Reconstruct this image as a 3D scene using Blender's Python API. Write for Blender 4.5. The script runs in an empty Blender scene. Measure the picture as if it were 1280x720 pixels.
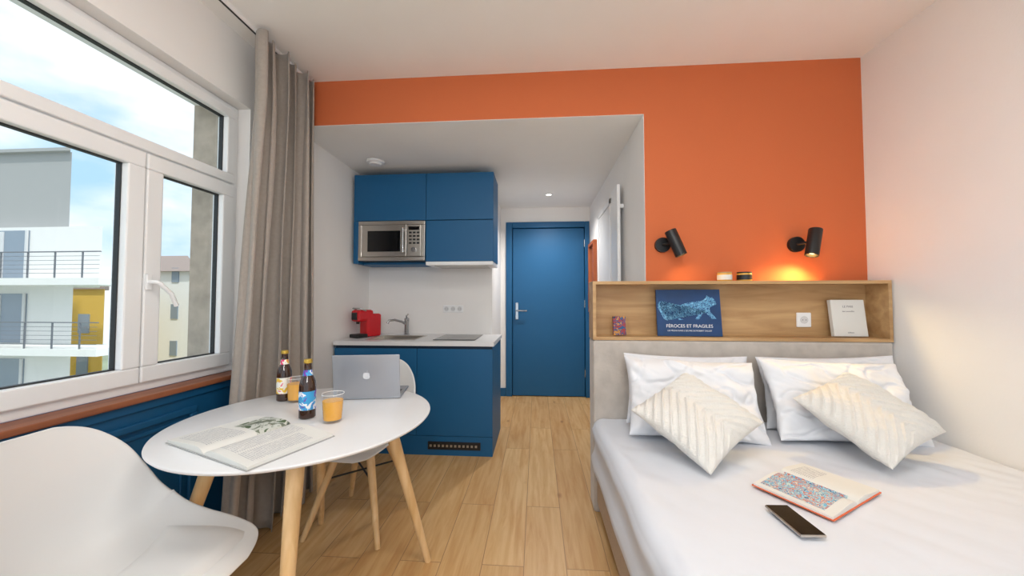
import bpy, bmesh, math, random
from mathutils import Vector, Matrix, noise
random.seed(4)
S=bpy.context.scene
COL=S.collection
# ------------------------------------------------------------------ materials
def lin(c):
    r=[]
    for v in c[:3]:
        v=v/255.0
        r.append(v/12.92 if v<=.04045 else ((v+.055)/1.055)**2.4)
    return (r[0],r[1],r[2],1)
def nt(name):
    m=bpy.data.materials.new(name); m.use_nodes=True
    return m,m.node_tree,m.node_tree.nodes['Principled BSDF']
def sock(b,n,v):
    if n in b.inputs: b.inputs[n].default_value=v
def mat(name,c,rough=.5,metal=0,bump=0,bscale=60,var=0,vscale=3,emit=0,coat=0,sheen=0,spec=None,stretch=None):
    m,t,b=nt(name); L=t.links
    sock(b,'Base Color',lin(c)); sock(b,'Roughness',rough); sock(b,'Metallic',metal)
    if coat: sock(b,'Coat Weight',coat)
    if sheen: sock(b,'Sheen Weight',sheen)
    if spec is not None: sock(b,'Specular IOR Level',spec)
    tc=t.nodes.new('ShaderNodeTexCoord'); mp=t.nodes.new('ShaderNodeMapping')
    L.new(tc.outputs['Object'],mp.inputs['Vector'])
    if stretch: mp.inputs['Scale'].default_value=stretch
    n=t.nodes.new('ShaderNodeTexNoise'); n.inputs['Scale'].default_value=vscale; n.inputs['Detail'].default_value=4
    L.new(mp.outputs[0],n.inputs['Vector'])
    r=t.nodes.new('ShaderNodeValToRGB')
    k=1-max(var,.02)
    lc=lin(c); r.color_ramp.elements[0].color=(lc[0]*k,lc[1]*k,lc[2]*k,1); r.color_ramp.elements[1].color=lc
    r.color_ramp.elements[0].position=.3; r.color_ramp.elements[1].position=.65
    L.new(n.outputs['Fac'],r.inputs['Fac']); L.new(r.outputs['Color'],b.inputs['Base Color'])
    if bump:
        n2=t.nodes.new('ShaderNodeTexNoise'); n2.inputs['Scale'].default_value=bscale; n2.inputs['Detail'].default_value=3
        L.new(mp.outputs[0],n2.inputs['Vector'])
        bp=t.nodes.new('ShaderNodeBump'); bp.inputs['Strength'].default_value=bump; bp.inputs['Distance'].default_value=.01
        L.new(n2.outputs['Fac'],bp.inputs['Height']); L.new(bp.outputs['Normal'],b.inputs['Normal'])
    if emit:
        sock(b,'Emission Color',lin(c)); sock(b,'Emission Strength',emit)
    return m
def wood(name,c1,c2,scale=(1,14,14),rough=.45):
    m,t,b=nt(name); L=t.links
    tc=t.nodes.new('ShaderNodeTexCoord'); mp=t.nodes.new('ShaderNodeMapping'); mp.inputs['Scale'].default_value=scale
    L.new(tc.outputs['Object'],mp.inputs['Vector'])
    n=t.nodes.new('ShaderNodeTexNoise'); n.inputs['Scale'].default_value=2.2; n.inputs['Detail'].default_value=8; n.inputs['Distortion'].default_value=.6
    L.new(mp.outputs[0],n.inputs['Vector'])
    r=t.nodes.new('ShaderNodeValToRGB'); r.color_ramp.elements[0].color=lin(c1); r.color_ramp.elements[1].color=lin(c2)
    r.color_ramp.elements[0].position=.32; r.color_ramp.elements[1].position=.68
    L.new(n.outputs['Fac'],r.inputs['Fac']); L.new(r.outputs['Color'],b.inputs['Base Color']); sock(b,'Roughness',rough)
    return m
def floor_mat():
    m,t,b=nt('oak_plank_floor'); L=t.links
    tc=t.nodes.new('ShaderNodeTexCoord'); mp=t.nodes.new('ShaderNodeMapping')
    mp.inputs['Rotation'].default_value=(0,0,math.radians(90)); mp.inputs['Location'].default_value=(.37,.06,0)
    L.new(tc.outputs['Object'],mp.inputs['Vector'])
    br=t.nodes.new('ShaderNodeTexBrick'); br.offset=.37; br.inputs['Scale'].default_value=1
    br.inputs['Brick Width'].default_value=1.25; br.inputs['Row Height'].default_value=.19
    br.inputs['Mortar Size'].default_value=.0016; br.inputs['Mortar Smooth'].default_value=.1
    br.inputs['Color1'].default_value=lin((222,186,132)); br.inputs['Color2'].default_value=lin((210,170,116)); br.inputs['Mortar'].default_value=lin((158,120,80))
    L.new(mp.outputs[0],br.inputs['Vector'])
    # per-plank offset of the grain so that planks read separately
    m2=t.nodes.new('ShaderNodeMapping'); m2.inputs['Scale'].default_value=(18,1.5,1)
    va=t.nodes.new('ShaderNodeVectorMath'); va.operation='MULTIPLY_ADD'; va.inputs[1].default_value=(0,40,0)
    L.new(br.outputs['Color'],va.inputs[0]); L.new(tc.outputs['Object'],va.inputs[2]); L.new(va.outputs[0],m2.inputs['Vector'])
    n=t.nodes.new('ShaderNodeTexNoise'); n.inputs['Scale'].default_value=1.6; n.inputs['Detail'].default_value=10; n.inputs['Roughness'].default_value=.6; n.inputs['Distortion'].default_value=.5
    L.new(m2.outputs[0],n.inputs['Vector'])
    r=t.nodes.new('ShaderNodeValToRGB'); r.color_ramp.elements[0].color=lin((230,208,178)); r.color_ramp.elements[1].color=(1,1,1,1)
    r.color_ramp.elements[0].position=.33; r.color_ramp.elements[1].position=.62
    L.new(n.outputs['Fac'],r.inputs['Fac'])
    # knots
    m3=t.nodes.new('ShaderNodeMapping'); m3.inputs['Scale'].default_value=(5,2.4,1); L.new(tc.outputs['Object'],m3.inputs['Vector'])
    v=t.nodes.new('ShaderNodeTexVoronoi'); v.inputs['Scale'].default_value=1.1; L.new(m3.outputs[0],v.inputs['Vector'])
    r2=t.nodes.new('ShaderNodeValToRGB'); r2.color_ramp.elements[0].color=lin((160,112,70)); r2.color_ramp.elements[1].color=(1,1,1,1)
    r2.color_ramp.elements[0].position=.02; r2.color_ramp.elements[1].position=.11
    L.new(v.outputs['Distance'],r2.inputs['Fac'])
    x=t.nodes.new('ShaderNodeMix'); x.data_type='RGBA'; x.blend_type='MULTIPLY'; x.inputs[0].default_value=.9
    L.new(br.outputs['Color'],x.inputs[6]); L.new(r.outputs['Color'],x.inputs[7])
    x2=t.nodes.new('ShaderNodeMix'); x2.data_type='RGBA'; x2.blend_type='MULTIPLY'; x2.inputs[0].default_value=.6
    L.new(x.outputs[2],x2.inputs[6]); L.new(r2.outputs['Color'],x2.inputs[7])
    L.new(x2.outputs[2],b.inputs['Base Color']); sock(b,'Roughness',.38)
    return m
def glass_mat(name,tint=(1,1,1,1),gl=.06):
    m=bpy.data.materials.new(name); m.use_nodes=True; t=m.node_tree; t.nodes.clear()
    o=t.nodes.new('ShaderNodeOutputMaterial'); mx=t.nodes.new('ShaderNodeMixShader'); tr=t.nodes.new('ShaderNodeBsdfTransparent'); g=t.nodes.new('ShaderNodeBsdfGlossy')
    tr.inputs['Color'].default_value=tint; g.inputs['Roughness'].default_value=.02; mx.inputs[0].default_value=gl
    t.links.new(tr.outputs[0],mx.inputs[1]); t.links.new(g.outputs[0],mx.inputs[2]); t.links.new(mx.outputs[0],o.inputs[0]); return m
def voro_mat(name,cols,scale=30,rough=.5,stretch=(1,1,1)):
    m,t,b=nt(name); L=t.links
    tc=t.nodes.new('ShaderNodeTexCoord'); mp=t.nodes.new('ShaderNodeMapping'); mp.inputs['Scale'].default_value=stretch
    L.new(tc.outputs['Object'],mp.inputs['Vector'])
    v=t.nodes.new('ShaderNodeTexNoise'); v.inputs['Scale'].default_value=scale; v.inputs['Detail'].default_value=3; v.inputs['Distortion'].default_value=1
    L.new(mp.outputs[0],v.inputs['Vector'])
    r=t.nodes.new('ShaderNodeValToRGB'); r.color_ramp.interpolation='CONSTANT'
    e=r.color_ramp.elements; n=len(cols)
    e[0].position=0; e[0].color=lin(cols[0]); e[1].position=.36; e[1].color=lin(cols[1])
    for i in range(2,n):
        q=e.new(.36+.34*(i-1)/(n-1)); q.color=lin(cols[i])
    L.new(v.outputs['Fac'],r.inputs['Fac']); L.new(r.outputs['Color'],b.inputs['Base Color']); sock(b,'Roughness',rough)
    return m
def text_mat(name,paper,ink):
    m,t,b=nt(name); L=t.links
    tc=t.nodes.new('ShaderNodeTexCoord')
    w=t.nodes.new('ShaderNodeTexWave'); w.bands_direction='Y'; w.inputs['Scale'].default_value=52
    L.new(tc.outputs['Object'],w.inputs['Vector'])
    mp=t.nodes.new('ShaderNodeMapping'); mp.inputs['Scale'].default_value=(1,.2,1); L.new(tc.outputs['Object'],mp.inputs['Vector'])
    n=t.nodes.new('ShaderNodeTexNoise'); n.inputs['Scale'].default_value=320; L.new(mp.outputs[0],n.inputs['Vector'])
    a=t.nodes.new('ShaderNodeMath'); a.operation='GREATER_THAN'; a.inputs[1].default_value=.6; L.new(w.outputs['Fac'],a.inputs[0])
    c=t.nodes.new('ShaderNodeMath'); c.operation='GREATER_THAN'; c.inputs[1].default_value=.42; L.new(n.outputs['Fac'],c.inputs[0])
    d=t.nodes.new('ShaderNodeMath'); d.operation='MULTIPLY'; L.new(a.outputs[0],d.inputs[0]); L.new(c.outputs[0],d.inputs[1])
    x=t.nodes.new('ShaderNodeMix'); x.data_type='RGBA'; x.inputs[6].default_value=lin(paper); x.inputs[7].default_value=lin(ink)
    L.new(d.outputs[0],x.inputs[0]); L.new(x.outputs[2],b.inputs['Base Color']); sock(b,'Roughness',.8)
    return m

M=dict(
 white=mat('white_wall_paint',(244,241,238),.85,bump=.05,bscale=120),
 ceil=mat('white_ceiling_paint',(246,245,242),.9),
 orange=mat('orange_wall_paint',(204,106,60),.8,bump=.05,bscale=120),
 blue=mat('blue_lacquer',(6,90,138),.5),
 bluewall=mat('blue_wainscot_paint',(10,82,126),.5),
 bluedark=mat('dark_blue_gap',(8,40,66),.6),
 pvc=mat('white_pvc',(242,242,242),.3),
 gasket=mat('black_gasket',(40,42,44),.6),
 sill=wood('brown_sill_wood',(128,74,48),(160,98,66),(14,1,14)),
 floor=floor_mat(),
 oak=wood('oak_shelf_wood',(170,130,84),(204,166,118),(1,9,9),.5),
 leg=wood('beech_leg_wood',(212,172,118),(232,198,150),(14,14,1.2),.4),
 curtain=mat('greige_curtain_linen',(170,159,149),.95,bump=.35,bscale=420,var=.08,vscale=60,sheen=.2),
 table=mat('white_table_laminate',(228,228,229),.28),
 shell=mat('white_plastic_shell',(224,223,222),.35),
 chrome=mat('chrome_metal',(190,192,195),.18,1),
 steel=mat('brushed_steel',(196,190,182),.3,1,var=.08,vscale=40,stretch=(1,1,20)),
 black=mat('black_metal',(24,24,26),.4),
 blackgl=mat('black_glass',(12,13,16),.08),
 red=mat('red_plastic',(205,22,34),.25),
 alu=mat('silver_aluminium',(176,178,184),.38,.75),
 logo=mat('mirror_logo',(232,234,238),.2,.3),
 sheet=mat('white_cotton_sheet',(220,223,230),.95,bump=.25,bscale=9),
 pillow=mat('white_pillow_cotton',(232,233,237),.95,bump=.3,bscale=10),
 velvet=mat('beige_velvet',(196,187,178),.9,bump=.2,bscale=30,var=.2,vscale=12,sheen=.3),
 base=mat('beige_bed_base_fabric',(196,176,154),.9,bump=.3,bscale=300,var=.12,vscale=100),
 paper=mat('paper',(224,223,218),.8),
 papertext=text_mat('paper_with_text',(224,223,218),(172,172,176)),
 photo=voro_mat('magazine_photograph',[(60,70,62),(120,128,110),(205,208,200),(84,104,72)],22),
 mapp=voro_mat('printed_town_map',[(60,120,180),(200,205,196),(196,104,80),(90,170,210),(190,212,206),(50,100,150)],70),
 ocover=mat('orange_book_cover',(220,100,50),.5),
 bottle=mat('brown_bottle_glass',(52,26,12),.08,coat=.5),
 lab1=voro_mat('pink_yellow_label',[(232,96,120),(240,200,60),(245,240,230),(230,60,110)],28),
 lab2=voro_mat('blue_purple_label',[(40,70,190),(240,240,245),(60,160,215),(120,60,170)],28),
 cap=mat('bottle_cap_gold',(200,165,70),.3,.6),
 juice=mat('yellow_juice',(246,176,18),.2),
 thin=glass_mat('clear_glass',(.99,.99,.99,1),.08),
 pane=glass_mat('window_pane_glass',(.97,.985,.99,1),.04),
 bookblue=mat('blue_book_cover',(6,60,112),.4,var=.25,vscale=12),
 leo=voro_mat('pale_blue_leopard_print',[(8,60,120),(120,185,220),(8,60,120),(100,170,210),(150,205,232)],85),
 txt=mat('white_print',(240,240,240),.6),
 greytxt=mat('grey_print',(120,120,125),.6),
 tin=voro_mat('multicolour_print',[(20,40,80),(205,140,40),(20,80,130),(160,50,44),(20,60,90)],40),
 amber=mat('amber_candle_wax',(225,170,70),.4),
 bldg=mat('white_facade',(236,234,230),.9),
 greyb=mat('grey_cladding',(168,168,166),.8),
 yel=mat('yellow_facade',(228,186,80),.9),
 roof=mat('grey_roof_tiles',(160,144,136),.9),
 ext=mat('dark_exterior_window',(140,152,164),.25),
 extc=mat('exterior_curtain',(214,214,214),.8),
 rail=mat('dark_rail_metal',(110,114,120),.5),
 stone=mat('exterior_stone',(196,180,164),.95,bump=.5,bscale=30,var=.25,vscale=12),
 ground=mat('exterior_ground',(150,160,130),.95,var=.3,vscale=.2),
 mirror=mat('mirror_glass',(200,205,210),.05,1),
 walnut=wood('orange_brown_wood',(150,72,30),(190,100,48),(8,8,1)),
)
def emis(name,c,s):
    m=bpy.data.materials.new(name); m.use_nodes=True; b=m.node_tree.nodes['Principled BSDF']
    sock(b,'Base Color',lin(c)); sock(b,'Emission Color',lin(c)); sock(b,'Emission Strength',s); return m
M['warmglow']=emis('warm_bulb',(255,200,120),14)
M['whiteglow']=emis('lamp_diffuser',(255,248,238),3)
# ------------------------------------------------------------------ helpers
def link(o,parent=None):
    COL.objects.link(o)
    if parent: o.parent=parent
    return o
def E(name,loc=(0,0,0),rz=0):
    e=bpy.data.objects.new(name,None); e.empty_display_size=.1; e.location=loc; e.rotation_euler=(0,0,rz); COL.objects.link(e); return e
def mk(name,bm,m,parent=None,smooth=True,mx=None):
    bmesh.ops.recalc_face_normals(bm,faces=bm.faces)
    me=bpy.data.meshes.new(name); bm.to_mesh(me); bm.free()
    for x in (m if isinstance(m,list) else [m]): me.materials.append(x)
    if smooth:
        for p in me.polygons: p.use_smooth=True
    o=bpy.data.objects.new(name,me)
    if mx is not None: o.matrix_world=mx
    link(o,parent)
    return o
def sharp(o,ang=35):
    me=o.data; bm=bmesh.new(); bm.from_mesh(me)
    for e in bm.edges:
        if len(e.link_faces)==2 and e.calc_face_angle(0)>math.radians(ang): e.smooth=False
    bm.to_mesh(me); bm.free(); return o
def box(name,x0,x1,y0,y1,z0,z1,m,parent=None,bev=0,mx=None):
    bm=bmesh.new(); bmesh.ops.create_cube(bm,size=1)
    for v in bm.verts:
        v.co=Vector(((x0+x1)/2+v.co.x*(x1-x0),(y0+y1)/2+v.co.y*(y1-y0),(z0+z1)/2+v.co.z*(z1-z0)))
    if bev: bmesh.ops.bevel(bm,geom=bm.edges[:]+bm.verts[:],offset=bev,segments=2,profile=.5,affect='EDGES')
    o=mk(name,bm,m,parent,smooth=False,mx=mx)
    return o
def boxes(name,lst,m,parent=None,bev=0):
    bm=bmesh.new()
    for (x0,x1,y0,y1,z0,z1) in lst:
        b2=bmesh.new(); bmesh.ops.create_cube(b2,size=1)
        for v in b2.verts: v.co=Vector(((x0+x1)/2+v.co.x*(x1-x0),(y0+y1)/2+v.co.y*(y1-y0),(z0+z1)/2+v.co.z*(z1-z0)))
        if bev: bmesh.ops.bevel(b2,geom=b2.edges[:]+b2.verts[:],offset=bev,segments=2,profile=.5,affect='EDGES')
        me=bpy.data.meshes.new('t'); b2.to_mesh(me); b2.free(); bm.from_mesh(me); bpy.data.meshes.remove(me)
    return mk(name,bm,m,parent,smooth=False)
def rod(name,p0,p1,r0,r1,m,parent=None,seg=20):
    p0=Vector(p0);p1=Vector(p1); d=p1-p0; L=d.length
    bm=bmesh.new(); bmesh.ops.create_cone(bm,cap_ends=True,segments=seg,radius1=r0,radius2=r1,depth=L)
    q=d.to_track_quat('Z','Y').to_matrix().to_4x4(); q.translation=(p0+p1)/2
    bm.transform(q)
    return sharp(mk(name,bm,m,parent))
def lathe(name,prof,m,loc=(0,0,0),parent=None,seg=32,mx=None,ang=40):
    bm=bmesh.new(); rings=[]
    for r,z in prof:
        if r<1e-5: rings.append([bm.verts.new((loc[0],loc[1],loc[2]+z))])
        else: rings.append([bm.verts.new((loc[0]+r*math.cos(2*math.pi*i/seg),loc[1]+r*math.sin(2*math.pi*i/seg),loc[2]+z)) for i in range(seg)])
    for a,b in zip(rings,rings[1:]):
        for i in range(seg):
            j=(i+1)%seg
            if len(a)==1 and len(b)==1: break
            if len(a)==1: bm.faces.new((a[0],b[i],b[j]))
            elif len(b)==1: bm.faces.new((a[i],a[j],b[0]))
            else: bm.faces.new((a[i],a[j],b[j],b[i]))
    if mx is not None: bm.transform(mx)
    return sharp(mk(name,bm,m,parent),ang)
def tube(name,pts,r,m,parent=None,cyc=False):
    cu=bpy.data.curves.new(name,'CURVE'); cu.dimensions='3D'; cu.bevel_depth=r; cu.bevel_resolution=4; cu.use_fill_caps=True
    sp=cu.splines.new('POLY'); sp.points.add(len(pts)-1); sp.use_cyclic_u=cyc
    for p,q in zip(sp.points,pts): p.co=(*q,1)
    o=bpy.data.objects.new(name,cu); cu.materials.append(m); link(o,parent); return o
def poly(name,pts,th,m,parent=None,mx=None):
    bm=bmesh.new(); vs=[bm.verts.new((x,y,0)) for x,y in pts]; f=bm.faces.new(vs)
    r=bmesh.ops.extrude_face_region(bm,geom=[f]); 
    for v in r['geom']:
        if isinstance(v,bmesh.types.BMVert): v.co.z+=th
    if mx is not None: bm.transform(mx)
    return mk(name,bm,m,parent,smooth=False)
def frame_x(name,x0,x1,y0,y1,z0,z1,w,m,parent,bev=.004):
    "rectangular frame in YZ plane"
    return boxes(name,[(x0,x1,y0,y1,z0,z0+w),(x0,x1,y0,y1,z1-w,z1),(x0,x1,y0,y0+w,z0+w,z1-w),(x0,x1,y1-w,y1,z0+w,z1-w)],m,parent,bev)
def frame_y(name,x0,x1,y0,y1,z0,z1,w,m,parent,bev=.003):
    return boxes(name,[(x0,x1,y0,y1,z0,z0+w),(x0,x1,y0,y1,z1-w,z1),(x0,x0+w,y0,y1,z0+w,z1-w),(x1-w,x1,y0,y1,z0+w,z1-w)],m,parent,bev)

# ------------------------------------------------------------------ room shell
XL,XR=-1.62,1.935
ZC=2.645; ZN=2.35; YW=2.2; YK=3.3; YD=4.4; XN=.666
box('floor',-1.95,2.1,-1.8,4.6,-.1,0,M['floor'])
box('ceiling',-1.95,2.1,-1.8,YW,ZC,ZC+.12,M['ceil'])
box('ceiling_alcove',-1.9,XN+.1,YW+.1,4.6,ZN,ZN+.12,M['ceil'])
box('wall_right',XR,XR+.12,-1.8,YW,0,ZC,M['white'])
# orange wall with alcove opening
boxes('wall_back',[(XN,XR+.12,YW,YW+.1,0,ZC),(-1.95,XN,YW,YW+.1,ZN,ZC)],M['orange'])
boxes('trim_1',[(-1.9,XN,YW+.001,YW+.1,ZN-.002,ZN)],M['ceil'])
box('wall_alcove_left',XL-.2,XL,YW+.0,YK+.1,0,ZN,M['white'])
box('wall_alcove_right',XN-.002,XN+.1,YW+.001,YD,0,ZN,M['white'])
box('wall_kitchen',XL,-.42,YK,YK+.1,0,ZN,M['white'])
box('wall_corridor_left',-.55,-.45,YK+.1,YD,0,ZN,M['white'])
boxes('wall_corridor_back',[(-.55,-.385,YD,YD+.1,0,ZN),(.655,XN+.1,YD,YD+.1,0,ZN),(-.385,.655,YD,YD+.1,2.17,ZN)],M['white'])
boxes('baseboard_back',[(-.45,-.385,YD-.015,YD,0,.1)],M['blue'])
boxes('baseboard_right',[(XN-.017,XN-.002,YW+.02,YD-.05,0,.1)],M['white'])
# left wall with window opening
WY0,WY1=-.62,1.86
boxes('wall_left',[(-1.9,XL,-1.8,WY0,0,ZC),(-1.9,XL,WY1,YW,0,ZC),(-1.9,XL,WY0,WY1,2.28,ZC)],M['white'])
box('wall_left_below_window',-1.9,XL,WY0,WY1,0,.78,M['bluewall'])
pw=E('trim_2')
for i,(a,b) in enumerate([(-.5,.12),(.22,.85),(.95,1.58)]):
    frame_x('panel_moulding_%d'%i,XL,XL+.016,a,b,.13,.70,.03,M['bluewall'],pw,.005)
    frame_x('panel_inner_%d'%i,XL,XL+.008,a+.05,b-.05,.18,.65,.015,M['bluewall'],pw,.003)
boxes('panel_rails',[(XL,XL+.02,WY0,1.86,.0,.09),(XL,XL+.012,WY0,1.86,.745,.78)],M['bluewall'],pw,.003)
box('trim_3',-1.7,XL+.03,WY0,WY1,.782,.806,M['sill'],bev=.004)
boxes('trim_4',[(-1.9,-1.76,1.8,1.859,.8,2.279)],M['stone'])
# ------------------------------------------------------------------ window
win=E('window_1')
fx0,fx1=-1.76,-1.69
frame_x('outer_frame',fx0,fx1,WY0+.002,WY1-.002,.808,2.278,.05,M['pvc'],win)
boxes('transom_and_mullions',[(fx0,fx1,WY0+.05,WY1-.05,1.825,1.865),(fx0,fx1,.57,.61,.858,2.23)],M['pvc'],win,.003)
def sash(n,y0,y1,z0,z1,w):
    frame_x('sash_%s'%n,-1.735,-1.672,y0,y1,z0,z1,w,M['pvc'],win,.006)
    frame_x('bead_%s'%n,-1.722,-1.700,y0+w-.001,y1-w+.001,z0+w-.001,z1-w+.001,.006,M['gasket'],win,.001)
    box('pane_%s'%n,-1.712,-1.708,y0+w,y1-w,z0+w,z1-w,M['pane'],win)
sash('lower_1',1.388,1.825,.845,1.832,.068)
sash('lower_2',.6,1.384,.845,1.832,.068)
sash('lower_3',-.58,.58,.845,1.832,.068)
sash('upper_1',.6,1.825,1.84,2.25,.05)
sash('upper_2',-.58,.58,1.84,2.25,.05)
box('handle_plate',-1.673,-1.662,1.39,1.415,1.24,1.31,M['pvc'],win,.004)
tube('handle_lever',[(-1.665,1.402,1.275),(-1.63,1.402,1.275),(-1.625,1.412,1.268),(-1.625,1.46,1.225),(-1.625,1.485,1.17)],.009,M['pvc'],win)
# curtain track + curtain
trk=E('curtain_rail')
box('rail',-1.51,-1.49,-1.2,2.17,ZC-.022,ZC,M['pvc'],trk)
box('rail_groove',-1.505,-1.495,-1.2,2.17,ZC-.024,ZC-.021,M['gasket'],trk)
def curtain():
    bm=bmesh.new(); NS,NZ=200,60; rows=[]
    for j in range(NZ+1):
        q=j/NZ; z=.012+q*(2.612-.012)
        yl=1.5+.19*min(1,q*1.15)**.8; yr=2.165
        A=.068-.018*q
        row=[]
        for i in range(NS+1):
            s=i/NS; ph=2*math.pi*5.5*s
            w=1+.25*math.sin(5*s*3.1+2)
            y=yl+(yr-yl)*s+.03*math.sin(2*ph+.7)*(1-.3*q)+.014*noise.noise((s*6,q*2,1))
            x=-1.47+A*w*math.sin(ph+.9*noise.noise((s*3,q*1.5,0)))+.02*(1-q)*noise.noise((s*4,q*3,5))+.03*(1-q)
            x+=.008*noise.noise((s*22,q*2.5,9))
            row.append(bm.verts.new((x,min(y,2.19),z)))
        rows.append(row)
    for a,b in zip(rows,rows[1:]):
        for i in range(NS): bm.faces.new((a[i],a[i+1],b[i+1],b[i]))
    o=mk('curtain',bm,M['curtain']); sd=o.modifiers.new('s','SOLIDIFY'); sd.thickness=.003
    return o
cu=curtain()
# ------------------------------------------------------------------ doors
d=E('door_1')
boxes('door_frame',[(-.383,-.305,YD-.02,YD+.08,0,2.168),(.597,.653,YD-.02,YD+.08,0,2.168),(-.305,.597,YD-.02,YD+.08,2.095,2.168)],M['blue'],d,.006)
box('door_leaf',-.298,.59,YD+.005,YD+.05,.008,2.088,M['blue'],d,.004)
boxes('door_gap',[(-.306,.598,YD+.045,YD+.06,0,2.097)],M['bluedark'],d)
box('handle_plate',-.262,-.228,YD-.004,YD+.006,.95,1.16,M['chrome'],d,.003)
tube('handle_lever',[(-.245,YD,1.06),(-.245,YD-.05,1.06),(-.235,YD-.055,1.06),(-.12,YD-.055,1.06)],.01,M['chrome'],d)
for k,z in enumerate((.25,1.1,1.85)): rod('hinge_%d'%k,(.592,YD-.008,z),(.592,YD-.008,z+.09),.009,.009,M['chrome'],d)
# tall white radiator on the corridor wall
r=E('vertical_radiator')
box('radiator_panel',XN-.06,XN-.035,2.68,2.9,.0,2.07,M['pvc'],r,.006)
boxes('radiator_brackets',[(XN-.036,XN-.002,2.72,2.75,.4,.43),(XN-.036,XN-.002,2.82,2.85,.4,.43),(XN-.036,XN-.002,2.72,2.75,1.9,1.93),(XN-.036,XN-.002,2.82,2.85,1.9,1.93)],M['pvc'],r)
d2=E('door_2')
boxes('architrave',[(XN-.014,XN-.002,3.15,3.2,0,2.1),(XN-.014,XN-.002,3.75,3.8,0,2.1),(XN-.014,XN-.002,3.15,3.8,2.05,2.1)],M['pvc'],d2,.003)
box('leaf',XN-.008,XN-.002,3.205,3.745,.01,2.045,M['shell'],d2,.002)
mi=E('framed_wall_mirror')
frame_x('mirror_frame',XN-.045,XN-.002,3.9,4.3,1.05,1.86,.04,M['walnut'],mi)
box('mirror_plate',XN-.02,XN-.004,3.93,4.27,1.08,1.83,M['mirror'],mi)
# alcove ceiling objects
sm=lathe('smoke_detector',[(0,0),(.055,0),(.072,-.004),(.074,-.018),(.066,-.024),(.05,-.026),(.045,-.036),(.02,-.04),(0,-.04)][::-1],M['pvc'],(-1.33,2.8,ZN))
dl=E('downlight')
lathe('trim_ring',[(.028,-.001),(.045,-.001),(.046,-.006),(.03,-.008),(.028,-.001)],M['pvc'],(.135,3.84,ZN),dl)
lathe('bulb',[(0,-.003),(.028,-.003),(.028,-.001),(0,-.001)],M['whiteglow'],(.135,3.84,ZN),dl)
# ------------------------------------------------------------------ kitchen
k=E('kitchenette_base_cabinet')
CF=2.70; CX0,CX1=-1.6,-.338
box('carcass',CX0,CX1,CF+.02,YK-.002,.0,.84,M['blue'],k)
box('front_gap',CX0+.005,CX1-.005,CF+.012,CF+.022,.02,.838,M['bluedark'],k)
box('door_left',CX0,-.934,CF,CF+.02,.15,.815,M['blue'],k,.002)
box('door_right',-.930,CX1,CF,CF+.02,.15,.815,M['blue'],k,.002)
box('plinth',CX0,CX1,CF+.004,CF+.02,.0,.146,M['blue'],k,.001)
box('grille',-.84,-.43,CF-.002,CF+.01,.045,.105,M['black'],k,.003)
boxes('grille_slots',[(-.825+i*.032,-.808+i*.032,CF-.004,CF-.001,.066,.084) for i in range(12)],M['steel'],k,.001)
# counter with sink cut-out
sx0,sx1,sy0,sy1=-1.38,-1.0,2.80,3.12
boxes('countertop',[(CX0,CX1+.012,CF-.02,sy0,.84,.872),(CX0,CX1+.012,sy1,YK-.002,.84,.872),(CX0,sx0,sy0,sy1,.84,.872),(sx1,CX1+.012,sy0,sy1,.84,.872)],M['table'],k)
boxes('sink_basin',[(sx0,sx1,sy0,sy1,.842,.846),(sx0-.015,sx1+.015,sy0-.015,sy0+.006,.868,.8735),(sx0-.015,sx1+.015,sy1-.006,sy1+.015,.868,.8735),(sx0-.015,sx0+.006,sy0,sy1,.868,.8735),(sx1-.006,sx1+.015,sy0,sy1,.868,.8735),(sx0,sx0+.004,sy0,sy1,.845,.87),(sx1-.004,sx1,sy0,sy1,.845,.87),(sx0,sx1,sy1-.004,sy1,.845,.87)],M['steel'],k)
f=E('kitchen_faucet',(-1.2,3.19,.874))
lathe('body',[(0,0),(.026,0),(.026,.008),(.02,.012),(.02,.12),(.022,.125),(.022,.15),(.012,.158),(0,.158)],M['chrome'],(0,0,0),f)
tube('spout',[(0,0,.09),(-.03,-.03,.12),(-.08,-.08,.14),(-.12,-.115,.135),(-.13,-.125,.11)],.011,M['chrome'],f)
tube('lever',[(0,0,.155),(.0,-.01,.175),(.03,-.05,.19)],.007,M['chrome'],f)
h=E('induction_hob')
box('glass_plate',-.83,-.49,2.78,3.2,.874,.879,M['blackgl'],h,.002)
for n_,(hx,hy) in enumerate([(-.66,2.88),(-.66,3.09)]):
    lathe('ring_%d'%n_,[(.075,.0),(.078,.0),(.078,.0005),(.075,.0005),(.075,0)],M['greyb'],(hx,hy,.879),h,48)
# coffee machine
c=E('coffee_machine',(-1.49,2.98,.875),math.radians(-25))
box('body',-.055,.055,-.02,.13,.0,.2,M['red'],c,.018)
box('head',-.052,.052,-.11,.05,.135,.235,M['red'],c,.022)
box('drip_tray',-.05,.05,-.12,-.01,.0,.03,M['black'],c,.006)
box('front_panel',-.035,.035,-.114,-.1,.15,.215,M['black'],c,.008)
rod('spout',(0,-.075,.115),(0,-.075,.14),.012,.016,M['black'],c)
tube('lever',[(-.045,-.03,.225),(-.045,-.09,.248),(.045,-.09,.248),(.045,-.03,.225)],.006,M['chrome'],c)
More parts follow.
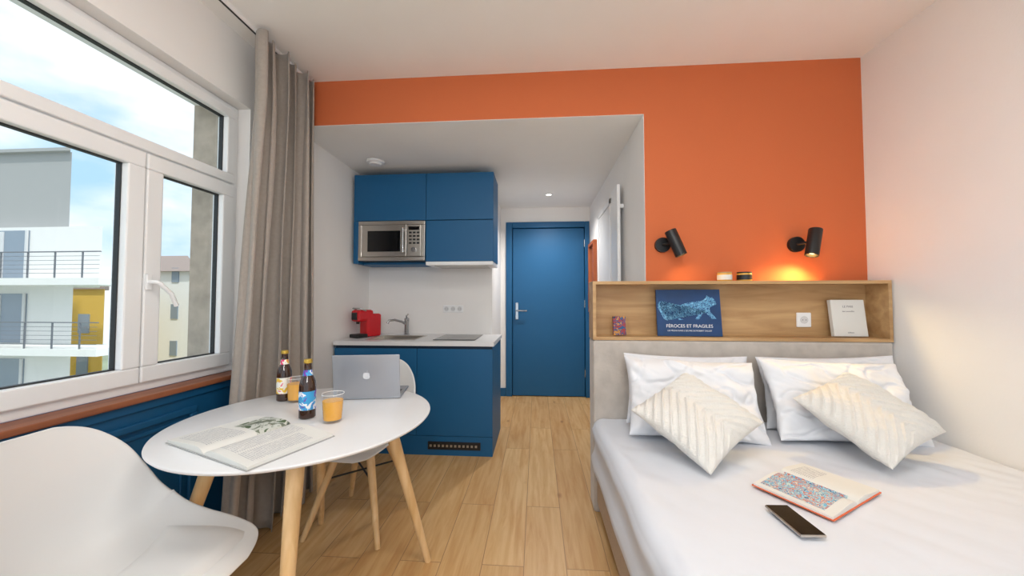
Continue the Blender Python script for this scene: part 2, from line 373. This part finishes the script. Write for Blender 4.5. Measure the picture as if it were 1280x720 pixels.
# uppers
u=E('kitchen_wall_cabinet')
UF=2.95; UX0,UX1=-1.59,-.365
boxes('carcass',[(UX0,UX1,UF+.02,YK-.002,1.88,2.29),(-.95,UX1,UF+.02,YK-.002,1.53,1.88),(UX0,-1.545,UF+.0,YK-.002,1.51,1.88),(-1.545,-.95,UF+.1,YK-.002,1.51,1.53),(-.95,-.948,UF,YK-.002,1.51,1.9)],M['blue'],u)
boxes('fronts',[(UX0,-.95,UF,UF+.02,1.883,2.288),(-.946,UX1,UF,UF+.02,1.883,2.288),(-.946,UX1,UF,UF+.02,1.525,1.877)],M['blue'],u,.002)
boxes('gaps',[(UX0+.01,UX1-.01,UF+.015,UF+.021,1.53,2.28)],M['bluedark'],u)
hd=E('range_hood')
box('hood_body',-.944,-.367,UF-.012,YK-.004,1.492,1.522,M['pvc'],hd,.003)
box('hood_filter',-.88,-.43,UF+.03,YK-.05,1.488,1.493,M['steel'],hd)
m=E('microwave_oven')
mx0,mx1=-1.542,-.953
frame_y('steel_surround',mx0,mx1,UF-.014,UF+.1,1.534,1.876,.032,M['steel'],m,.004)
box('cavity_body',mx0+.02,mx1-.02,UF+.022,YK-.03,1.55,1.86,M['black'],m)
box('door',mx0+.034,-1.112,UF-.02,UF+.02,1.568,1.842,M['steel'],m,.004)
box('door_window',-1.455,-1.165,UF-.023,UF-.018,1.61,1.79,M['blackgl'],m,.002)
box('control_panel',-1.108,mx1-.034,UF-.018,UF+.02,1.568,1.842,M['steel'],m,.003)
box('display',-1.095,-1.0,UF-.021,UF-.016,1.795,1.825,M['blackgl'],m)
boxes('buttons',[(-1.09+i*.034,-1.066+i*.034,UF-.022,UF-.016,1.675+j*.03,1.69+j*.03) for i in range(3) for j in range(4)],M['black'],m,.002)
rod('knob',(-1.047,UF-.035,1.625),(-1.047,UF-.016,1.625),.02,.022,M['chrome'],m)
rod('door_handle',(-1.135,UF-.045,1.6),(-1.135,UF-.045,1.81),.007,.007,M['chrome'],m)
boxes('handle_posts',[(-1.14,-1.13,UF-.045,UF-.018,1.61,1.62),(-1.14,-1.13,UF-.045,UF-.018,1.79,1.8)],M['chrome'],m)
def outlet(name,x,y,z,n=1,s=.08):
    o=E(name)
    w=s*n*.9+.004
    box('plate',x-w/2,x+w/2,y-.009,y,z-s/2,z+s/2,M['pvc'],o,.004)
    for i in range(n):
        cx=x+(i-(n-1)/2)*s*.9
        rod('socket_%d'%i,(cx,y-.0105,z),(cx,y-.008,z),.022,.022,M['extc'],o,28)
        for sx in (-.009,.009): rod('hole_%d_%d'%(i,int(sx>0)),(cx+sx,y-.0112,z),(cx+sx,y-.0102,z),.003,.003,M['greytxt'],o,10)
outlet('wall_outlet',-.79,YK,1.11,3,.07)
# ------------------------------------------------------------------ bed
bed=E('bed')
HX0,HX1=.322,1.925; HY=2.05
box('base',.335,1.915,.02,2.04,.06,.29,M['base'],bed,.012)
boxes('feet',[(.37,.42,.08,.13,0,.06),(1.83,1.88,.08,.13,0,.06),(.37,.42,1.9,1.95,0,.06),(1.83,1.88,1.9,1.95,0,.06)],M['black'],bed)
def sheet():
    bm=bmesh.new(); prof=[]
    x0,x1,zt,zb,r=.318,1.925,.525,.27,.055
    for i in range(9): prof.append((x0-.006*math.sin(i),zb+(zt-r-zb)*i/8))
    for i in range(1,9):
        a=math.pi-(math.pi/2)*i/8; prof.append((x0+r+r*math.cos(a),zt-r+r*math.sin(a)))
    for i in range(1,91): prof.append((x0+r+(x1-.03-x0-r)*i/90,zt))
    for i in range(1,7): prof.append((x1-.03+.03*math.sin(math.pi/2*i/6),zt-.03+.03*math.cos(math.pi/2*i/6)))
    prof.append((x1,zb))
    NY=130; rows=[]
    for j in range(NY+1):
        y=2.045-2.04*j/NY; row=[]
        for i,(x,z) in enumerate(prof):
            w=0
            if z>zt-.001 :
                w=.007*noise.noise((x*3.2,y*2.4,0))+.007*abs(noise.noise((x*7+y*4,y*3-x*2,3)))+.012*max(0,1-abs(y-1.6)/.35)*(abs(noise.noise((x*9+y*3,y*6,7)))-.2)
                ex=0
            else:
                ex=.010*noise.noise((y*5,z*3,1)) if x<1 else 0
                if x<1 and z<.33: ex-=.008
            row.append(bm.verts.new((x+ex,y,z+w+( .012*noise.noise((y*4,0,8)) if (i==0) else 0))))
        rows.append(row)
    for a,b in zip(rows,rows[1:]):
        for i in range(len(prof)-1): bm.faces.new((a[i],a[i+1],b[i+1],b[i]))
    bm.faces.new(rows[-1])
    return mk('mattress_sheet',bm,M['sheet'],bed)
sheet()
hb=E('headboard')
box('headboard_upholstery',HX0,HX1,HY,YW-.002,.0,.968,M['velvet'],hb,.012)
HB=2.198
boxes('headboard_shelf',[(HX0,HX1,HY,HB,.968,.986),(HX0,HX1,HY,HB,1.286,1.304),(HX0,HX0+.018,HY,HB,.986,1.286),(HX1-.018,HX1,HY,HB,.986,1.286),(HX0+.018,HX1-.018,HB-.012,HB,.986,1.286)],M['oak'],hb)
def pillow(name,c,u,v,w,h,t,m,seed=0,wr=.012,parent=None,tuft=False):
    u=Vector(u).normalized(); v=Vector(v); v=(v-u*v.dot(u)).normalized(); n=u.cross(v)
    N=130 if tuft else 64; bm=bmesh.new(); g={}
    for side in (1,-1):
        for i in range(N+1):
            for j in range(N+1):
                a=-1+2*i/N; b=-1+2*j/N
                border=(i in(0,N) or j in(0,N))
                if side==-1 and border: continue
                ex=w/2*a*(1-.07*math.cos(b*math.pi/2)*abs(a)**2); ey=h/2*b*(1-.07*math.cos(a*math.pi/2)*abs(b)**2)
                th=t/2*((1-abs(a)**3.2)*(1-abs(b)**3.2))**.55
                env=min(1,th/(t*.2))
                z=side*th+env*wr*noise.noise((a*2.2+seed,b*2.2,side*3+seed))
                z+=env*wr*.7*(abs(noise.noise((a*3.4+seed+b*2,b*3.4+a*2,side+seed*2)))-.25)
                if not tuft: z-=env*wr*.5*max(0,1-abs(noise.noise((a*2.6+seed*3,b*2.0-a,side)))*8)
                if border: z=wr*.4*noise.noise((a*3+seed,b*3,0))
                if tuft and side==1:
                    k=(b+a*.8) if a>0 else (b-a*.8)
                    s=0.5 if abs(a)<.03 else abs(((k*4.6)%1.0)-.5)
                    z+=env*.010*max(0,1-(s/.2)**2)
                g[(side,i,j)]=bm.verts.new((ex,ey,z))
    def G(s,i,j):
        return g.get((s,i,j)) or g[(1,i,j)]
    for side in (1,-1):
        for i in range(N):
            for j in range(N):
                q=[G(side,i,j),G(side,i+1,j),G(side,i+1,j+1),G(side,i,j+1)]
                bm.faces.new(q if side==1 else q[::-1])
    mx=Matrix(((u.x,v.x,n.x,c[0]),(u.y,v.y,n.y,c[1]),(u.z,v.z,n.z,c[2]),(0,0,0,1)))
    o=mk(name,bm,m,parent); o.matrix_world=mx
    if not tuft:
        sb=o.modifiers.new('s','SUBSURF'); sb.levels=1; sb.render_levels=1
    return o
pillow('bed_pillow',(.80,1.955,.72),(1,0,-.02),(0,.2,1),.66,.37,.10,M['pillow'],1,.015)
pillow('bed_pillow',(.775,1.83,.71),(1,-.04,-.04),(0,.5,1),.65,.40,.14,M['pillow'],5,.032)
pillow('bed_pillow',(1.52,1.955,.72),(1,0,.02),(0,.2,1),.70,.37,.10,M['pillow'],9,.015)
pillow('bed_pillow',(1.47,1.83,.71),(1,.03,-.04),(0,.5,1),.69,.40,.14,M['pillow'],13,.032)
M['cush']=mat('ivory_tufted_cotton',(230,226,219),.95,bump=.5,bscale=160)
def cushion(T,Lc,B,R,seed):
    T,Lc,B,R=map(Vector,(T,Lc,B,R)); c=(T+Lc+B+R)/4
    uu=((T-Lc)+(R-B)).normalized(); vv=((Lc-B)+(T-R)).normalized()
    dd=(uu+vv).normalized(); ee=(uu-vv).normalized()
    uu=(dd+ee).normalized(); vv=(dd-ee).normalized()
    w=((T-Lc).length+(R-B).length)/2; h=((Lc-B).length+(T-R).length)/2
    return pillow('throw_cushion',c,uu,vv,w*1.04,h*1.04,.13,M['cush'],seed,.008,None,True)
cushion((.73,1.80,.83),(.42,1.65,.69),(.645,1.40,.575),(.98,1.60,.66),21)
cushion((1.5,1.83,.86),(1.205,1.72,.73),(1.31,1.40,.575),(1.66,1.62,.65),33)
# ------------------------------------------------------------------ books
def open_book(name,loc,rz,w,h,thick,cover,prints):
    e=E(name,loc,rz)
    def zt(x):
        q=abs(x)/w
        return .003+thick*(1-math.exp(-q*14))*(1-.55*q**2)+.0015*math.sin(q*6)
    def surf(nm,x0,x1,y0,y1,off,m,solid=False):
        bm=bmesh.new(); N=20; top=[];bot=[]
        for yy in (y0,y1):
            top.append([bm.verts.new((x0+(x1-x0)*i/N,yy,zt(x0+(x1-x0)*i/N)+off)) for i in range(N+1)])
            if solid: bot.append([bm.verts.new((x0+(x1-x0)*i/N,yy,.0025)) for i in range(N+1)])
        for i in range(N):
            bm.faces.new((top[0][i],top[0][i+1],top[1][i+1],top[1][i]))
            if solid:
                bm.faces.new((bot[0][i],bot[1][i],bot[1][i+1],bot[0][i+1]))
                for k in(0,1): bm.faces.new((top[k][i],bot[k][i],bot[k][i+1],top[k][i+1]))
        if solid:
            for i in (0,N): bm.faces.new((top[0][i],top[1][i],bot[1][i],bot[0][i]))
        return sharp(mk(nm,bm,m,e))
    surf('pages_left',-w,0,-h/2,h/2,0,M['paper'],True); surf('pages_right',0,w,-h/2,h/2,0,M['paper'],True)
    box('cover',-w-.004,w+.004,-h/2-.004,h/2+.004,0,.0025,cover,e)
    for i,(x0,x1,y0,y1,mm) in enumerate(prints): surf('print_%d'%i,x0,x1,y0,y1,.0006,mm)
    return e
TZ=.727
open_book('open_magazine',(-.955,1.135,TZ+.001),math.radians(-21),.222,.268,.018,M['greyb'],
  [(-.15,-.006,.02,.134,M['photo']),(-.2,-.03,-.115,.0,M['papertext']),(.03,.115,-.11,.11,M['papertext']),(.125,.2,-.11,.08,M['papertext'])])
open_book('open_book',(.975,1.33,.534),math.radians(31),.168,.225,.016,M['ocover'],
  [(-.15,.012,-.085,.1,M['mapp']),(.03,.14,.02,.09,M['papertext'])])
ph=E('smartphone',(.765,1.13,.536),math.radians(3))
box('body',-.036,.036,-.073,.073,0,.008,M['steel'],ph,.003)
box('screen',-.0335,.0335,-.0705,.0705,.0075,.0088,M['blackgl'],ph,.0004)
# shelf objects
b=E('picture_book',(.88,2.105,.987),math.radians(-3))
lean=Matrix.Rotation(math.radians(-7),4,'X')
o=box('cover',-.178,.178,-.006,.006,0,.272,M['bookblue'],b,.002); o.matrix_local=lean
leo=[(-.115,.13),(-.10,.155),(-.085,.165),(-.06,.17),(-.02,.19),(.03,.20),(.075,.205),(.10,.222),(.105,.238),(.115,.228),(.135,.225),(.15,.205),(.155,.185),(.135,.175),(.115,.165),(.12,.14),(.14,.115),(.15,.10),(.125,.10),(.10,.13),(.085,.145),(.07,.12),(.055,.098),(.035,.098),(.05,.125),(.04,.145),(0,.135),(-.04,.13),(-.05,.11),(-.03,.095),(-.055,.093),(-.075,.115),(-.09,.13),(-.10,.11),(-.12,.10),(-.13,.115),(-.15,.15),(-.16,.18),(-.15,.205),(-.165,.195),(-.17,.165),(-.155,.13),(-.14,.10),(-.125,.09)]
o=poly('leopard_print',leo,.0006,M['leo'],b,Matrix.Rotation(math.radians(90),4,'X')); o.matrix_local=lean@Matrix.Translation((0,-.0065,0))
def btext(nm,s,size,x,z,par,m,yy=-.0068):
    cu=bpy.data.curves.new(nm,'FONT'); cu.body=s; cu.size=size; cu.align_x='CENTER'; cu.materials.append(m); cu.extrude=.0002
    o=bpy.data.objects.new(nm,cu); link(o,par); o.matrix_local=lean@Matrix.Translation((x,yy,z))@Matrix.Rotation(math.radians(90),4,'X'); return o
btext('title','FÉROCES ET FRAGILES',.026,0,.05,b,M['txt'])
btext('subtitle','LES FÉLINS DANS L\'ŒUVRE DE ROBERT DALLET',.0115,0,.028,b,M['txt'])
w=E('white_book',(1.765,2.125,.988),0)
o=box('cover',-.09,.09,-.012,.012,.002,.21,M['paper'],w,.002); o.matrix_local=lean
btext('title','LE PARI',.017,0,.165,w,M['greytxt'],-.0125); btext('subtitle','des nouvelles',.012,0,.14,w,M['greytxt'],-.0125)
btext('author','édition',.012,0,.02,w,M['greytxt'],-.0125)
t=E('small_art_card',(.485,2.11,.988),math.radians(4))
o=box('card',-.037,.037,-.008,.008,.002,.112,M['tin'],t,.001); o.matrix_local=lean
outlet('shelf_outlet',1.56,HB-.012,1.08,1,.085)
def jar(x,black_trim):  # flag only picks black lid and label instead of oak and paper
    e=E('candle_jar',(x,2.115,1.3045))
    lathe('jar',[(0,0),(.036,0),(.038,.003),(.038,.04),(.036,.045),(0,.045)],M['amber'],(0,0,0),e)
    lathe('lid',[(.0,.045),(.037,.045),(.037,.053),(0,.053)],M['black'] if black_trim else M['oak'],(0,0,0),e)
    lathe('label',[(.0385,.008),(.0385,.036)],M['black'] if black_trim else M['paper'],(0,0,0),e)
jar(1.085,False); jar(1.195,True)
# ------------------------------------------------------------------ sconces
def sconce(bx,cx,cz,dx,power):
    e=E('wall_sconce')
    bz=cz
    rod('wall_plate',(bx,YW,bz),(bx,YW-.022,bz),.045,.045,M['black'],e,36)
    rod('arm',(bx,YW-.02,bz),(cx,YW-.085,cz+.005),.008,.008,M['black'],e)
    dv=Vector((dx,-.02,-.15)).normalized(); c=Vector((cx,YW-.09,cz))
    a=c-dv*.08; bb=c+dv*.08
    q=(dv).to_track_quat('Z','Y').to_matrix().to_4x4(); q.translation=a
    lathe('shade',[(0,0),(.031,0),(.033,.003),(.033,.16),(.029,.16),(.029,.05),(0,.05)],M['black'],(0,0,0),e,32,q)
    lathe('bulb',[(0,.11),(.018,.115),(.024,.13),(.018,.145),(0,.15)],M['warmglow'],(0,0,0),e,20,q)
    ld=bpy.data.lights.new('sconce_spot','SPOT'); ld.energy=power; ld.color=(1,.72,.3); ld.spot_size=math.radians(150); ld.spot_blend=.9; ld.shadow_soft_size=.02
    lo=bpy.data.objects.new('spot',ld); link(lo,e); lo.location=bb+dv*.006; lo.rotation_euler=dv.to_track_quat('-Z','Y').to_euler()
sconce(.764,.812,1.53,.055,.6)
sconce(1.535,1.575,1.525,-.04,9)
# ------------------------------------------------------------------ dining table
TC=Vector((-.92,1.39)); 
tb=E('dining_table')
R=.475
lathe('top',[(0,TZ-.022),(R-.03,TZ-.022),(R-.006,TZ-.012),(R,TZ-.005),(R-.001,TZ-.001),(R-.004,TZ),(0,TZ)],M['table'],(TC.x,TC.y,0),tb,128,None,60)
for i in range(4):
    a=math.radians(26)+i*math.pi/2
    dx,dy=math.cos(a),math.sin(a)
    tp=(TC.x+dx*.29,TC.y+dy*.29,TZ-.022); ft=(TC.x-.02+dx*.49,TC.y+.02+dy*.49,0)
    rod('leg_%d'%(i+1),ft,tp,.015,.028,M['leg'],tb)
boxes('apron_plates',[(TC.x-.02,TC.x+.02,TC.y-.3,TC.y+.3,TZ-.04,TZ-.022),(TC.x-.3,TC.x+.3,TC.y-.02,TC.y+.02,TZ-.04,TZ-.022)],M['table'],tb)
# ------------------------------------------------------------------ chairs
def cr(P,t):
    n=len(P)-1; x=t*n; i=min(int(x),n-1); f=x-i
    p=[P[max(i-1,0)],P[i],P[i+1],P[min(i+2,n)]]
    return [.5*((2*p[1][k])+(-p[0][k]+p[2][k])*f+(2*p[0][k]-5*p[1][k]+4*p[2][k]-p[3][k])*f*f+(-p[0][k]+3*p[1][k]-3*p[2][k]+p[3][k])*f**3) for k in range(len(p[0]))]
def chair(loc,rz):
    e=E('dining_chair',loc,rz)
    P=[(.262,.425,.10,.0),(.25,.44,.16,.0),(.215,.452,.2,.008),(.12,.448,.228,.03),(.02,.437,.24,.06),(-.08,.437,.243,.095),(-.16,.465,.24,.115),(-.205,.53,.235,.10),(-.232,.62,.225,.07),(-.252,.71,.20,.045),(-.268,.78,.15,.025),(-.276,.815,.10,.012),(-.278,.828,.055,.005)]
    NV,NU=44,28; bm=bmesh.new(); rows=[]
    for j in range(NV+1):
        t=j/NV; x,z,w,rs=cr(P,t)
        x2,z2,_,_=cr(P,min(1,t+.01)); x1,z1,_,_=cr(P,max(0,t-.01))
        T=Vector((x2-x1,0,z2-z1)).normalized(); n=Vector((T.z,0,-T.x))
        if n.z<0 and t<.4: n=-n
        if t>=.4 and n.x<0: n=-n
        row=[]
        for i in range(NU+1):
            uu=-1+2*i/NU
            uu2=math.sin(uu*math.pi/2)*.35+uu*.65
            o=rs*abs(uu2)**2.3
            row.append(bm.verts.new((x+n.x*o,w*uu2,z+n.z*o)))
        rows.append(row)
    for a,b_ in zip(rows,rows[1:]):
        for i in range(NU): bm.faces.new((a[i],a[i+1],b_[i+1],b_[i]))
    o=mk('shell',bm,M['shell'],e)
    sd=o.modifiers.new('s','SOLIDIFY'); sd.thickness=.009; sd.offset=0
    sb=o.modifiers.new('b','SUBSURF'); sb.levels=1; sb.render_levels=1
    # seat pad
    bm=bmesh.new(); g=[]
    for j in range(13):
        row=[]
        for i in range(17):
            a=-1+2*i/16; bb=-1+2*j/12
            t=.16+.22*(bb+1)/2; x,z,w_,rs=cr(P,t)
            hgt=.022*((1-a**4)*(1-bb**4))**.5
            row.append(bm.verts.new((x,a*.185*(1-.12*bb*bb),z+.004+rs*abs(a*.78)**2.3+hgt)))
        g.append(row)
    for a,b_ in zip(g,g[1:]):
        for i in range(16): bm.faces.new((a[i],a[i+1],b_[i+1],b_[i]))
    mk('seat_pad',bm,M['shell'],e)
    boxes('under_plate',[(-.1,.1,-.1,.1,.412,.43)],M['shell'],e,.005)
    for i,(sx,sy) in enumerate([(1,1),(1,-1),(-1,1),(-1,-1)]):
        rod('leg_%d'%(i+1),(sx*.205-.0,sy*.2,0),(sx*.085,sy*.085,.42),.013,.022,M['leg'],e)
    tube('cross_brace_1',[(.13,.13,.27),(-.13,-.13,.27)],.005,M['black'],e)
    tube('cross_brace_2',[(.13,-.13,.27),(-.13,.13,.27)],.005,M['black'],e)
    return e
chair((-1.12,.90,0),math.radians(4))
chair((-.95,1.90,0),math.radians(-94))
# ------------------------------------------------------------------ table-top objects
lp=E('laptop',(-.80,1.63,TZ+.001),math.radians(10))
box('base',-.152,.152,0,.212,0,.011,M['alu'],lp,.004)
box('keyboard',-.135,.135,.03,.13,.011,.0118,M['black'],lp)
lid=E('lid',(0,0,0)); lid.parent=lp; lid.location=(0,.002,.01); lid.rotation_euler=(math.radians(8),0,0)
box('lid_shell',-.152,.152,-.005,.001,0,.205,M['alu'],lid,.0025)
box('screen',-.146,.146,.0008,.0018,.006,.2,M['blackgl'],lid)
ap=[]
for i in range(40):
    a=2*math.pi*i/40; rr=.0165*(1-.14*math.exp(-((a-math.pi/2)/.28)**2)-.08*math.exp(-((a-1.5*math.pi)/.25)**2))
    x=rr*math.cos(a); y=rr*math.sin(a)*1.02
    dd=math.hypot(x-.0195,y-.003)
    if dd<.0075: x=.0195-.0075*(.0195-x)/dd; 
    ap.append((x,y))
poly('logo_body',ap,.0004,M['logo'],lid,Matrix.Translation((0,-.0056,.105))@Matrix.Rotation(math.radians(90),4,'X'))
poly('logo_leaf',[(0,.0175),(.001,.023),(.007,.027),(.006,.021)],.0004,M['logo'],lid,Matrix.Translation((0,-.0056,.105))@Matrix.Rotation(math.radians(90),4,'X'))
def bottle(x,y,lab):
    e=E('beer_bottle',(x,y,TZ+.001))
    lathe('bottle',[(0,.0),(.027,0),(.0305,.004),(.0305,.125),(.028,.145),(.018,.168),(.0142,.19),(.013,.215),(.0145,.22),(.0145,.226),(0,.226)],M['bottle'],(0,0,0),e)
    lathe('label',[(.031,.035),(.031,.108)],lab,(0,0,0),e)
    lathe('neck_label',[(.0185,.168),(.0148,.19)],lab,(0,0,0),e)
    lathe('cap',[(.0155,.217),(.016,.222),(.0145,.232),(0,.233)],M['cap'],(0,0,0),e)
bottle(-1.185,1.59,M['lab1']); bottle(-.918,1.365,M['lab2'])
def glass(x,y):
    e=E('juice_glass',(x,y,TZ+.001))
    lathe('tumbler',[(0,0),(.031,0),(.034,.004),(.0405,.108),(.0385,.108),(.0325,.010),(0,.010)],M['thin'],(0,0,0),e)
    lathe('juice',[(0,.011),(.0318,.011),(.0368,.082),(0,.082)],M['juice'],(0,0,0),e)
    tube('rim',[(.0395*math.cos(2*math.pi*i/32),.0395*math.sin(2*math.pi*i/32),.108) for i in range(32)],.0009,M['pvc'],e,True)
glass(-.788,1.325); glass(-1.115,1.575)
# ------------------------------------------------------------------ outside
ground=box('exterior_ground',-80,-6,-30,80,-9.2,-9,M['ground'])
bd=E('apartment_building')
def prism(name,pts,z0,z1,m,par):
    return poly(name,pts,z1-z0,m,par,Matrix.Translation((0,0,z0)))
prism('main_block',[(-34,14),(-20.2,14),(-27,18.7),(-34,18.7)],-9,1.9,M['bldg'],bd)
prism('upper_block',[(-34,14),(-18.9,14),(-26.5,19.6),(-34,19.6)],1.9,4.4,M['bldg'],bd)
prism('penthouse',[(-34,14.6),(-21.4,14.6),(-27.5,18.5),(-34,18.5)],4.4,8,M['greyb'],bd)
prism('roof_slab',[(-34.2,14.4),(-21.2,14.4),(-27.3,18.6),(-34,18.6)],8,8.15,M['greyb'],bd)
zz=[-6.6,-3.6,-.75,2.05]
boxes('balcony_slabs',[(-34,-17.1,12.6,14.05,z-.28,z) for z in zz],M['bldg'],bd)
rl=[]
for z in zz:
    for k_ in range(5): rl.append((-34,-17.15,12.62,12.645,z+.18+.17*k_,z+.195+.17*k_))
    rl.append((-34,-17.1,12.6,12.66,z+1.02,z+1.06))
    x=-33.5
    while x<-17.1: rl.append((x,x+.04,12.62,12.66,z,z+1.02)); x+=1.2
boxes('balcony_railings',rl,M['rail'],bd)
wl=[];wc=[]
for z in zz:
    for x in (-25.2,-29.4,-33.4): wl.append((x,x+2.8,13.95,14.02,z+.05,z+2.2)); wc.append((x+1.1,x+1.6,13.92,13.96,z+.1,z+2.15)); wc.append((x,x+.1,13.9,13.96,z+.05,z+2.2)); wc.append((x+2.7,x+2.8,13.9,13.96,z+.05,z+2.2))
boxes('balcony_windows',wl,M['ext'],bd); boxes('window_curtains',wc,M['extc'],bd)
yb=E('yellow_house')
prism('walls',[(-37,22),(-29.4,22),(-33.5,25.1),(-37,25.1)],-9,1.9,M['yel'],yb)
prism('roof',[(-37.2,21.8),(-29.2,21.8),(-33.4,25.3),(-37.2,25.3)],1.9,2.2,M['roof'],yb)
boxes('windows',[(-36+i*1.6,-35.2+i*1.6,21.93,22.02,-6.7+j*2.8,-5.4+j*2.8) for i in range(4) for j in range(3)],M['ext'],yb)
wh=E('white_house')
prism('walls',[(-33.5,27),(-28,27),(-32.6,31.5),(-37,31.5)],-9,3.5,M['bldg'],wh)
bm=bmesh.new()
V=[bm.verts.new(p) for p in [(-34,26.6,3.5),(-27.6,26.6,3.5),(-32.4,31.8,3.5),(-37.4,31.8,3.5),(-33,28.5,5.0),(-30.3,28.5,5.0),(-32.2,30.5,5.0),(-35,30.5,5.0)]]
for q in [(0,1,5,4),(1,2,6,5),(2,3,7,6),(3,0,4,7),(4,5,6,7),(3,2,1,0)]: bm.faces.new([V[i] for i in q])
mk('roof',bm,M['roof'],wh,False)
boxes('windows',[(-32.2+i*2.2,-31.6+i*2.2,26.93,27.03,-6.4+j*3,-5.2+j*3) for i in range(2) for j in range(4)],M['ext'],wh)
# ------------------------------------------------------------------ lights
cl=E('added_fill_globe')  # unseen globe behind the camera, added as fill for walls and ceiling
FILL_POS=(.1,-1.0,1.95)
gl=[(.17*math.sin(math.pi*i/16),-.17*math.cos(math.pi*i/16)) for i in range(17)]
gl[0]=(0,-.17); gl[-1]=(0,.17)
lathe('fill_globe',gl,M['whiteglow'],FILL_POS,cl,32)
rod('fill_globe_cord',(FILL_POS[0],FILL_POS[1],FILL_POS[2]+.17),(FILL_POS[0],FILL_POS[1],ZC),.004,.004,M['black'],cl,8)
ld=bpy.data.lights.new('fill_globe_light','POINT'); ld.energy=118; ld.color=(1,.98,.955); ld.shadow_soft_size=.19
lo=bpy.data.objects.new('fill_globe_light',ld); link(lo,cl); lo.location=FILL_POS
def area(name,loc,rot,size,power,col=(1,1,1),parent=None,sy=None):
    ld=bpy.data.lights.new(name,'AREA'); ld.energy=power; ld.size=size; ld.color=col
    if sy: ld.shape='RECTANGLE'; ld.size_y=sy
    lo=bpy.data.objects.new(name,ld); link(lo,parent); lo.location=loc; lo.rotation_euler=rot; return lo
cp=E('added_fill_panel')  # out-of-view panel added overhead to brighten the room
box('fill_panel_frame',-.5,.7,.35,.95,ZC-.03,ZC,M['pvc'],cp)
area('fill_panel_light',(.1,.65,ZC-.035),(0,0,0),1.15,11,(1,.98,.95),cp,.55)
ld=bpy.data.lights.new('downlight_spot','SPOT'); ld.energy=42; ld.color=(1,.98,.95); ld.shadow_soft_size=.04; ld.spot_size=math.radians(150); ld.spot_blend=1
lo=bpy.data.objects.new('bulb_light',ld); link(lo,dl); lo.location=(.135,3.84,ZN-.02)
sl=bpy.data.lights.new('sun','SUN'); sl.energy=1.6; sl.angle=math.radians(3); sl.color=(1,.97,.92)
so=bpy.data.objects.new('sun',sl); COL.objects.link(so); so.rotation_euler=Vector((-.5,.42,-.9)).to_track_quat('-Z','Y').to_euler(); so.location=(6,-6,12)
# sky
W=bpy.data.worlds.new('World'); S.world=W; W.use_nodes=True; t=W.node_tree; L=t.links
bg=t.nodes['Background']; tc=t.nodes.new('ShaderNodeTexCoord'); mp=t.nodes.new('ShaderNodeMapping'); mp.inputs['Scale'].default_value=(1,1,2.2)
n=t.nodes.new('ShaderNodeTexNoise'); n.inputs['Scale'].default_value=3.2; n.inputs['Detail'].default_value=7; n.inputs['Roughness'].default_value=.55
r=t.nodes.new('ShaderNodeValToRGB'); r.color_ramp.elements[0].position=.36; r.color_ramp.elements[1].position=.58
r.color_ramp.elements[0].color=lin((160,196,222)); r.color_ramp.elements[1].color=lin((226,231,236))
L.new(tc.outputs['Generated'],mp.inputs['Vector']); L.new(mp.outputs[0],n.inputs['Vector']); L.new(n.outputs['Fac'],r.inputs['Fac']); L.new(r.outputs['Color'],bg.inputs['Color'])
bg.inputs['Strength'].default_value=.92
S.view_settings.view_transform='Standard'
S.view_settings.exposure=.8
# ------------------------------------------------------------------ camera
cd=bpy.data.cameras.new('camera'); cd.sensor_width=36; cd.lens=36*440/1280; cd.clip_start=.02; cd.clip_end=300
co=bpy.data.objects.new('camera',cd); COL.objects.link(co); co.location=(0,0,1.2)
co.rotation_euler=(math.radians(90+1.85),0,math.radians(4))
S.camera=co
